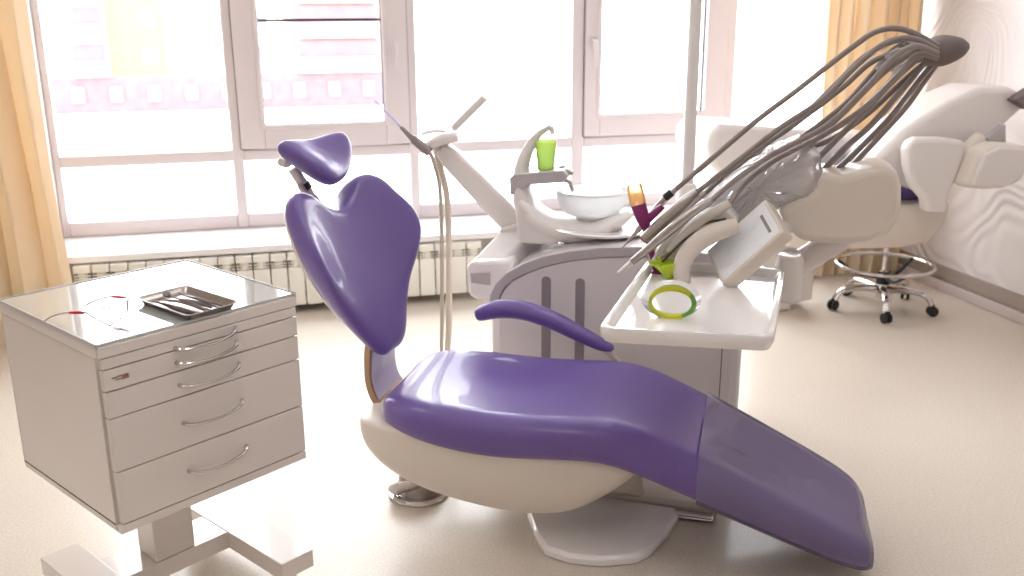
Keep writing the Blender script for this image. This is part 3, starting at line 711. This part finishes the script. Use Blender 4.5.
# head body
def px(pts, t): return [sz(x, y, t) for x, y in pts]
hbody = [(784, 222), (777, 209), (800, 197), (814, 190), (818, 178), (826, 171), (834, 174), (843, 176), (858, 172), (874, 168), (888, 168), (898, 174), (902, 186), (902, 208), (897, 224), (888, 236), (870, 243), (845, 245), (815, 244), (798, 241)]
A_ = px(hbody, .10)
B_ = [(a, z) for a, z in A_]
MB(CH).loft([[V((a, .10, z)) for a, z in A_], [V((a, .30, z)) for a, z in B_]]).build('head_body', M['plastic_warm'], dv, bevel=.022, seg=4)
# link from head to carrier
MB(CH).tube([V((ct(850, 235, .2).x, .2, .90)), V((.52, .2, .80)), kn+V((0, .02, .06))], [.04, .036, .034], n=14).build('head_link', M['plastic'], dv)
# instrument holder bar with clear film
hold = [(777, 210), (742, 225), (712, 224), (700, 216), (712, 200), (735, 181), (770, 162), (800, 150), (815, 159), (818, 178), (813, 192)]
C_ = px(hold, .13)
hob = MB(CH).loft([[V((a, .13, z)) for a, z in C_], [V((a, .28, z)) for a, z in C_]]).build('instrument_holder', M['plastic'], dv, bevel=.012, seg=3)
FL = px([(x-2, y-3) for x, y in hold[:1]]+[(738, 231), (706, 228), (692, 217), (707, 195), (732, 174), (768, 156), (801, 143), (820, 155), (822, 176), (815, 196)], .10)
rnd = random.Random(12)
FP = [V((a, 0, z)) for a, z in FL]; FR = []
for i, p in enumerate(FP):
    q = FP[(i+1) % len(FP)]; n_ = max(2, int((q-p).length/.012))
    FR += [p+(q-p)*(k/n_) for k in range(n_)]
fc_ = sum(FR, V())/len(FR); frs = []
for t, k_ in [(.105, .15), (.105, .4), (.105, .62), (.105, .82), (.108, .97)]+[(.11+.19*k/14, 1) for k in range(15)]+[(.305, .95), (.305, .6), (.305, .2)]:
    frs.append([fc_+(p-fc_)*k_+V((rnd.uniform(-.003, .003), t+rnd.uniform(-.004, .004), rnd.uniform(-.004, .004))) for p in FR])
fm = MB(CH).loft(frs)
fm.build('film_wrap', M['film'], dv, smooth=60)['label'] = 'wrinkled clear film over the holder'
for k in range(5):
    x_, y_ = 722+17*k, 208-9.5*k
    MB(CH).tube([ct(x_, y_, .12), ct(x_+12, y_-16, .12)], .006, n=8, smooth=0).build('holder_cradle', M['chrome'], hob)
# lower holder lip, cream
lip = [(650, 262), (664, 240), (700, 214), (728, 208), (740, 222), (700, 236), (676, 262), (664, 276)]
L_ = px(lip, .04)
MB(CH).loft([[V((a, t, z)) for a, z in L_] for t in (.04, .16)]).build('holder_lip', M['plastic'], dv, bevel=.01, seg=3)
MB(CH).tube([ct(662, 262, .02), ct(684, 240, .02), ct(704, 224, .02), ct(726, 219, .02)], .0035, n=8).build('lip_seam', M['gap'], dv)
# grip handle
TG = -.02
gp = MB(CH).tube([ct(735, 226, TG+.03), ct(714, 233, TG), ct(694, 246, TG), ct(683, 262, TG), ct(682, 278, TG), ct(688, 294, TG)], [.022, .025, .025, .024, .022, .019], n=14).build('grip_handle', M['plastic_warm'], dv)
MB(CH).tube([ct(687, 290, TG), ct(689, 298, TG)], [.0205, .018], n=14, smooth=0).build('grip_end', mat('rosy_rubber', (178, 150, 146), rough=.4, noise=.04), gp)
# control panel: slab tilted towards the window
pa, pb_, pd = ct(706, 251, .06), ct(765, 198, .06), ct(722, 285, -.06)
pc = pb_+(pd-pa)
nrm = (pb_-pa).cross(pd-pa).normalized()
cen = (pa+pc)/2
cl = CHI @ EYE
if nrm.dot(cl-cen) < 0: nrm = -nrm
E1 = (pb_-pa); E2 = (pd-pa)
slab = MB(CH).loft([[pa, pb_, pc, pd], [p-nrm*.045 for p in (pa, pb_, pc, pd)]]).build('control_panel', M['plastic_warm'], dv, bevel=.006, seg=3)
ins = lambda u, v_: pa+E1*u+E2*v_+nrm*.0012
MB(CH).hexa([ins(.04, .06), ins(.96, .06), ins(.96, .94), ins(.04, .94)], -nrm*.002).build('panel_face', M['screen'], slab)
for i in range(5):
    for j in range(2):
        q = ins(.16+.16*i, .35+.3*j)
        MB(CH).hexa([q, q+E1*.07, q+E1*.07+E2*.10, q+E2*.10], nrm*.0008).build('panel_key', mat('key_tint', (230, 232, 242), rough=.3, noise=.02) if (i+j) == 0 else bpy.data.materials['key_tint'], slab)
MB(CH).hexa([ins(.83, .30), ins(.87, .30), ins(.87, .8), ins(.83, .8)], nrm*.001).build('indicator_strip', M['dark_slot'], slab)
MB(CH).tube([cen-nrm*.04, V((.52, .17, ct(800, 215, .17).z))], .022, n=14, smooth=0).build('panel_arm', M['plastic'], dv)
# hub where all hoses come together
h0, h1 = ct(934, 52, .2), ct(969, 46, .2)
hx_ = (h1-h0).normalized()
MB(CH).tube([h0-hx_*.03, h0, h0+hx_*.02, h0+hx_*.045, h1-hx_*.014, h1], [.030, .040, .042, .036, .024, .008], n=24, smooth=4, flat=(.95, 1.1)).build('hose_hub', M['hub'], dv)
MB(CH).tube([ct(905, 42, .2), ct(920, 48, .2), ct(938, 52, .2)], [.010, .018, .028], n=16, flat=(.9, 1.5)).build('hub_sleeve', M['hose'], dv)
# spring arms from head to hub
arms = [[(938, 62), (925, 80), (905, 108), (876, 140), (842, 176)], [(936, 60), (916, 84), (890, 117), (860, 148), (832, 174)], [(930, 56), (905, 86), (872, 124), (840, 152), (822, 172)],
        [(925, 52), (894, 80), (860, 116), (830, 146), (812, 165)], [(915, 50), (882, 74), (846, 110), (815, 140), (798, 158)]]
for i, a in enumerate(arms):
    t0, t1 = .24-.02*i, .27-.035*i
    n_ = len(a)
    MB(CH).tube([ct(x, y, t0+(t1-t0)*k/(n_-1)) for k, (x, y) in enumerate(a)], .0082, n=10).build('spring_arm', M['hose'], dv)
for i, (x, y) in enumerate(((892, 40), (900, 50), (890, 60), (906, 64), (876, 52))):
    c_ = ct(x, y, .12+.03*i); d_ = (ct(x-14, y+9, .12+.03*i)-c_)
    pts = []
    T = d_.normalized(); N = T.cross(V((0, 1, 0))).normalized(); B = T.cross(N)
    for k in range(49): pts.append(c_+d_*(k/48)+(N*math.cos(k*PI/3)+B*math.sin(k*PI/3))*.0085)
    MB(CH).tube(pts, .0013, n=5, smooth=0).build('hose_spring', M['chrome'], dv)
# handpieces, each with its own hose
GRP = 'handpieces hanging on the delivery arm'
def handpiece(name, label, hosepts, t0, t1, body, rs, bm_, couple=None, tip=None):
    o = thing(name, label, 'dental handpiece', ct(body[-1][0], body[-1][1], t1), CH, group=GRP)
    n_ = len(hosepts)
    MB(CH).tube([ct(x, y, t0+(t1-t0)*k/(n_-1)) for k, (x, y) in enumerate(hosepts)], .0075, n=10).build('hose', M['hose'], o)
    MB(CH).tube([ct(x, y, t1) for x, y in body], rs, n=16, smooth=3).build('body', bm_, o)
    if couple: MB(CH).tube([ct(*couple[0], t1), ct(*couple[1], t1)], couple[2], n=16, smooth=0).build('coupling', couple[3], o)
    if tip: MB(CH).tube([ct(*tip[0], t1), ct(*tip[1], t1)], [tip[2], tip[3]], n=12, smooth=0).build('tip', tip[4], o)
    return o
handpiece('air_water_syringe', 'slim grey syringe with a black collar and pointed tip, its hose outermost of the bundle',
          [(938, 46), (905, 30), (878, 31), (850, 49), (800, 88), (755, 122), (715, 156), (676, 189)], .16, .10,
          [(676, 189), (664, 200), (650, 216), (637, 231)], [.008, .010, .010, .009], M['steel'], ((672, 192), (665, 198), .0115, M['black']), ((638, 230), (622, 248), .007, .0015, M['steel']))
handpiece('turbine_handpiece', 'thickest grey handpiece of the bundle, ending in a reddish spot beside the magenta lamp',
          [(938, 50), (910, 38), (882, 45), (852, 70), (822, 100), (780, 128), (735, 163), (697, 192)], .13, .03,
          [(697, 192), (684, 203), (664, 221), (644, 239)], [.012, .0175, .0175, .015], M['steel'], ((648, 235), (643, 240), .012, mat('reddish_ring', (150, 84, 80), rough=.4, noise=.05)))
handpiece('micromotor_handpiece', 'long straight grey handpiece reaching lowest, with a pale tip above the tray corner',
          [(938, 54), (915, 46), (892, 60), (862, 92), (826, 126), (775, 153), (738, 178), (712, 200)], .10, -.01,
          [(712, 200), (692, 213), (660, 239), (632, 262)], [.010, .0125, .0125, .010], M['steel'], None, ((633, 261), (619, 273), .0085, .006, M['plastic']))
handpiece('scaler_handpiece', 'cream handpiece lying in the holder between the grey ones and the grip handle',
          [(938, 58), (917, 55), (897, 76), (866, 106), (822, 136), (775, 160), (745, 184), (730, 203)], .14, .03,
          [(730, 203), (712, 214), (690, 230), (668, 251)], [.010, .0155, .0155, .009], M['plastic_warm'], None, ((668, 251), (660, 259), .006, .002, M['steel']))
handpiece('endo_handpiece', 'slender grey handpiece resting highest in the holder beside the glossy film',
          [(938, 50), (905, 50), (872, 62), (842, 88), (795, 124), (758, 150), (722, 178), (706, 193)], .20, .12,
          [(706, 193), (694, 200), (680, 211), (668, 222)], [.009, .012, .012, .009], M['steel'])
# extra bundled hoses running to the head
for i, a in enumerate(([(932, 46), (900, 40), (865, 56), (836, 84), (800, 118), (770, 140), (748, 165)], [(934, 56), (905, 66), (880, 92), (846, 122), (806, 143), (772, 156), (752, 172)], [(930, 58), (900, 84), (870, 112), (834, 138), (800, 152), (782, 166)],
        [(936, 60), (922, 66), (905, 84), (884, 112), (852, 142), (826, 168)], [(936, 48), (915, 42), (893, 50), (872, 74), (845, 104), (812, 130), (785, 150)], [(938, 56), (915, 60), (888, 84), (858, 112), (818, 138), (770, 160), (735, 182)])):
    MB(CH).tube([ct(x, y, .22-.0*k) for k, (x, y) in enumerate(a)], .0072, n=10).build('hose', M['hose'], dv)

# things on the tray
lg = thing('curing_light', 'magenta curing lamp with an orange cap standing on the tray behind the handpieces', 'curing light', ct(655, 278, .06), CH)
l0, l1, l2, l3, l4 = ct(634, 184, .06), ct(638, 204, .06), ct(646, 228, .06), ct(656, 278, .06), ct(663, 206, .06)
l3.z = max(l3.z, tz+.002)
MB(CH).tube([l1, ct(642, 216, .06), l2], [.021, .020, .013], n=18, smooth=4).tube([l2, l3], [.011, .008], n=14, smooth=0).tube([ct(645, 222, .06), ct(656, 212, .06), l4], [.012, .011, .008], n=12).build('body', M['magenta'], lg)
MB(CH).tube([l1, l1+(l0-l1)*.08, l1+(l0-l1)*.92, l0], [.021, .0225, .0215, .019], n=18, smooth=0).build('orange_cap', M['orange'], lg)
MB(CH).lathe([(.001, 0), (.022, 0), (.022, .004), (.006, .008), (.001, .008)], V((l3.x, l3.y, tz)), 20).build('stand_foot', M['magenta'], lg)
gg = thing('protective_goggles', 'clear goggles with a yellow and green rim lying on the white tray', 'goggles', V((.21, -.34, tz)), CH)
gc = V((.205, -.33, tz+.034)); GM = Matrix.Rotation(math.radians(62), 4, 'X')
def arc(a0, a1, rx, rz, n=14): return [gc+GM @ V((rx*math.cos(math.radians(a0+(a1-a0)*k/n)), rz*math.sin(math.radians(a0+(a1-a0)*k/n)), 0)) for k in range(n+1)]
MB(CH).tube(arc(-60, -20, .052, .036, 6), .0055, n=8, smooth=2).tube(arc(-20, 35, .052, .036, 8), .006, n=8, smooth=2).build('green_rim', M['green_frame'], gg)
MB(CH).tube(arc(35, 300, .052, .036, 24), [.005+.004*abs(math.sin(math.radians((35+265*k/24))))**2 for k in range(25)], n=8, smooth=0).build('yellow_rim', M['lime_frame'], gg)
rows = []
for j in range(4):
    rows.append([gc+GM @ V((.052*math.cos(a)*(1+.12*j), .036*math.sin(a)*(1+.1*j), .014*j)) for a in [2*PI*k/32 for k in range(32)]])
MB(CH).loft(rows, cap=False).build('side_shield', M['goggle_lens'], gg, smooth=80)
MB(CH).loft([[gc+GM @ V((.050*math.cos(a)*k_, .034*math.sin(a)*k_, .006*(1-k_))) for a in [2*PI*k/32 for k in range(32)]] for k_ in (1, .6, .2)], cap=True).build('lens', M['goggle_lens'], gg, smooth=80)
b = MB(CH); c0 = V((.168, .0, tz+.012))
rnd = random.Random(4)
for k in range(7):
    a = k*.9; b.tube([c0+V((0, 0, -.005)), c0+V((.02*math.cos(a), .02*math.sin(a), .016)), c0+V((.058*math.cos(a+.5), .04*math.sin(a+.5), .034+.012*rnd.random()))], [.008, .016, .004], n=8, flat=(.35, 1.4))
b.ball(c0+V((0, 0, .008)), .02, 8)
solid('plastic_piece', 'crumpled lime green plastic piece on the tray behind the grip handle', 'plastic piece', b, M['limecloth'])

# ------------------------------------------------------------------ second chair and its stool (back right)
def wpoly(pts, Y): return [(wt(x, y, Y).x, wt(x, y, Y).z) for x, y in pts]
c2 = thing('dental_chair', 'second dental chair with purple seat and white shell before the relief wall', 'dental chair', (2.65, 3.9, 0))
def box2(x0, x1, y0, y1, z0, z1, *a): return MB().box((x0, y0, z0), (x1, y1, z1))
# shell of the seat
sh2 = [(2.12, .62, .50, .12), (2.16, .625, .46, .2), (2.3, .628, .44, .24), (2.55, .628, .425, .25), (2.8, .628, .414, .25), (2.93, .625, .43, .245), (3.0, .62, .49, .23), (3.04, .615, .57, .19)]
def ring2(x, zt, zb, w, yc=3.98):
    h = zt-zb; prof = [(0, zt), (.6, zt), (.97, zt), (1, zt-.1*h), (1, zt-.5*h), (.95, zb+.2*h), (.8, zb), (0, zb)]
    return [V((x, yc+w*a, z)) for a, z in prof]+[V((x, yc-w*a, z)) for a, z in reversed(prof[1:-1])]
MB().loft([ring2(*q) for q in sh2]).build('seat_shell', M['plastic_warm'], c2, bevel=.01)
MB().loft([ring2(x, zt, zb, w, 4.02) for x, zt, zb, w in ((2.15, .66, .62, .12), (2.2, .70, .615, .19), (2.5, .76, .61, .215), (2.9, .77, .61, .215), (3.03, .75, .615, .19), (3.06, .68, .62, .12))]).build('seat_cushion', M['purple'], c2, subsurf=1)
MB().prism([(2.5, .0), (2.5, .03), (2.62, .05), (2.62, .46), (2.3, .46), (2.3, .05), (2.2, .03), (2.2, 0)], 4.2, 4.35).build('pedestal', M['plastic'], c2, bevel=.01)
# armrest paddle
pd_ = wpoly([(912, 142), (920, 138), (945, 138), (966, 141), (967, 150), (958, 178), (950, 196), (949, 213), (928, 213), (926, 200), (914, 186), (909, 168), (908, 150)], 3.60)
MB().prism(pd_, 3.60, 3.67).build('armrest', M['plastic'], c2, bevel=.022, seg=4)
# raised legrest, white side
MB().prism(wpoly([(708, 146), (711, 131), (721, 124), (760, 126), (850, 134), (905, 139), (905, 212), (800, 212), (735, 188), (713, 166)], 4.0), 4.0, 4.4).build('legrest', M['plastic'], c2, bevel=.035, seg=5)
MB().tube([wt(862, 166, 3.95), wt(868, 150, 3.95), wt(882, 142, 3.95), wt(896, 150, 3.95), wt(901, 170, 3.95)], [.02, .024, .026, .024, .02], n=12, flat=(1.5, .8)).build('legrest_hinge', M['plastic_warm'], c2)
# backrest shell going up to the right
bq = wpoly([(880, 178), (868, 160), (900, 128), (945, 100), (978, 86), (1004, 86), (1030, 98), (1000, 124), (968, 152), (952, 180), (930, 196)], 3.76)
MB().prism(bq, 3.72, 3.98).build('backrest_shell', M['plastic'], c2, bevel=.03, seg=4)
MB().prism(wpoly([(984, 138), (1003, 124), (1003, 142), (990, 146)], 3.70), 3.68, 3.73).build('side_clip', M['grey'], c2, bevel=.004)
MB().prism(wpoly([(1012, 100), (1030, 88), (1028, 110), (1018, 104)], 3.68), 3.66, 3.72).build('hinge_clip', M['hub'], c2, bevel=.004)
# round lamp dish
ld = wt(987, 160, 3.78); LM = Matrix.Rotation(math.radians(-12), 4, 'Y') @ Matrix.Diagonal((1, .5, 1)).to_4x4()
op = thing('operating_lamp', 'pale half-round operating lamp head beside the second chair', 'lamp', wt(987, 187, 3.58))
dsh = wpoly([(957, 186), (964, 168), (972, 150), (990, 142), (1012, 143), (1021, 146), (1021, 165), (1012, 180), (995, 187), (975, 188)], 3.58)
MB().prism(dsh, 3.52, 3.64).build('lamp_head', M['plastic_warm'], op, bevel=.03, seg=5)
MB().prism([(a*.86+ (sum(q[0] for q in dsh)/len(dsh))*.14, z*.86+(sum(q[1] for q in dsh)/len(dsh))*.14) for a, z in dsh], 3.512, 3.54).build('lamp_cover', M['plastic'], op, bevel=.01, seg=3)
MB().tube([wt(962, 172, 3.62), wt(966, 152, 3.64), wt(980, 138, 3.66)], [.03, .034, .03], n=14).build('lamp_yoke', M['plastic_warm'], op)
MB().tube([wt(1000, 160, 3.62), V((3.40, 3.66, .80)), V((3.495, 3.7, .80))], .016, n=12).build('wall_bracket', M['plastic'], op)

# stool
sc = V((2.965, 4.12, 0))
so = thing('rolling_stool', 'chrome five-star stool with a footring rolled under the second chair', 'stool', sc)
MB().lathe([(.001, .06), (.028, .06), (.03, .075), (.03, .12), (.026, .13), (.026, .20), (.013, .205), (.013, .40), (.001, .40)], sc, 20).build('gas_column', M['chrome'], so, smooth=40)
MB().lathe([(.001, .135), (.034, .135), (.034, .20), (.001, .20)], sc, 20).build('column_sleeve', M['black'], so, smooth=40)
MB().torus(sc+V((0, 0, .235)), .235, .0095, 56, 10).build('foot_ring', M['chrome'], so)
for k in range(3):
    a = math.radians(20+120*k); MB().tube([sc+V((.028*math.cos(a), .028*math.sin(a), .165)), sc+V((.13*math.cos(a), .13*math.sin(a), .175)), sc+V((.23*math.cos(a), .23*math.sin(a), .232))], .009, n=8).build('ring_spoke', M['black'], so)
MB().lathe([(.001, .40), (.10, .40), (.11, .405), (.11, .412), (.001, .412)], sc, 30).build('seat_plate', M['black'], so)
for k in range(5):
    a = math.radians(-118+72*k); d_ = V((math.cos(a), math.sin(a), 0))
    lgm = MB().tube([sc+d_*.02+V((0, 0, .105)), sc+d_*.12+V((0, 0, .115)), sc+d_*.21+V((0, 0, .10)), sc+d_*.245+V((0, 0, .055))], [.026, .022, .019, .017], n=12, flat=(.8, 1.2)).build('leg', M['chrome'], so)
    w = sc+d_*.25+V((0, 0, .0262)); ax = Matrix.Rotation(a+.5, 4, 'Z') @ Matrix.Rotation(PI/2, 4, 'X')
    cw = MB()
    for off in (-.014, .014):
        cw.lathe([(.001, -.008), (.021, -.008), (.026, -.004), (.026, .004), (.021, .008), (.001, .008)], w+(ax @ V((0, 0, off))), 20, ax)
    cw.tube([w, w+V((0, 0, .035))], .009, n=8, smooth=0)
    cw.build('caster', M['black'], lgm)

# glowing ceiling panels added out of view as fill light
for i, (x, y) in enumerate(((-1.0, .4), (1.4, .4), (-1.0, 2.6), (1.4, 2.6))):
    t = thing('fill_panel', 'square flush ceiling panel added out of view as fill light', 'fill light', (x, y, ZC-.03), group='added fill light panels')
    MB().box((x-.3, y-.3, ZC-.03), (x+.3, y+.3, ZC)).build('frame', M['pvc'], t, bevel=.004)
    lm = bpy.data.materials.get('fill_glow') or bpy.data.materials.new('fill_glow')
    lm.use_nodes = True; bs = lm.node_tree.nodes['Principled BSDF']; bs.inputs['Emission Color'].default_value = (1, .965, .93, 1); bs.inputs['Emission Strength'].default_value = 5.0
    MB().box((x-.27, y-.27, ZC-.036), (x+.27, y+.27, ZC-.0295)).build('diffuser', lm, t)

# ------------------------------------------------------------------ daylight
w = bpy.data.worlds.new('sky'); S.world = w; w.use_nodes = True
nt = w.node_tree; bg = nt.nodes['Background']
tc = nt.nodes.new('ShaderNodeTexCoord'); sep = nt.nodes.new('ShaderNodeSeparateXYZ'); rp = nt.nodes.new('ShaderNodeValToRGB')
nt.links.new(tc.outputs['Generated'], sep.inputs[0]); nt.links.new(sep.outputs['Z'], rp.inputs[0]); nt.links.new(rp.outputs[0], bg.inputs[0])
rp.color_ramp.elements[0].position = 0; rp.color_ramp.elements[0].color = (1, .99, .985, 1)
rp.color_ramp.elements[1].position = 1; rp.color_ramp.elements[1].color = (.88, .93, 1, 1)
bg.inputs[1].default_value = 5.5
# portal over the window opening steers sky sampling into the room
pl = bpy.data.lights.new('window_portal', 'AREA'); pl.shape = 'RECTANGLE'; pl.size = WX1-WX0; pl.size_y = WZ1-WZ0; pl.cycles.is_portal = True
po = bpy.data.objects.new('window_portal', pl); COL.objects.link(po)
po.location = ((WX0+WX1)/2, YW+.32, (WZ0+WZ1)/2); po.rotation_euler = (math.radians(-90), 0, 0)

S.view_settings.view_transform = 'Standard'; S.view_settings.look = 'None'; S.view_settings.gamma = 1; S.view_settings.use_curve_mapping = False
S.view_settings.exposure = 0.9
S.cycles.max_bounces = 10; S.cycles.diffuse_bounces = 5; S.cycles.glossy_bounces = 4; S.cycles.transparent_max_bounces = 16; S.cycles.transmission_bounces = 8
S.cycles.use_denoising = True; S.cycles.caustics_reflective = False; S.cycles.caustics_refractive = False
S.cycles.sample_clamp_indirect = 8
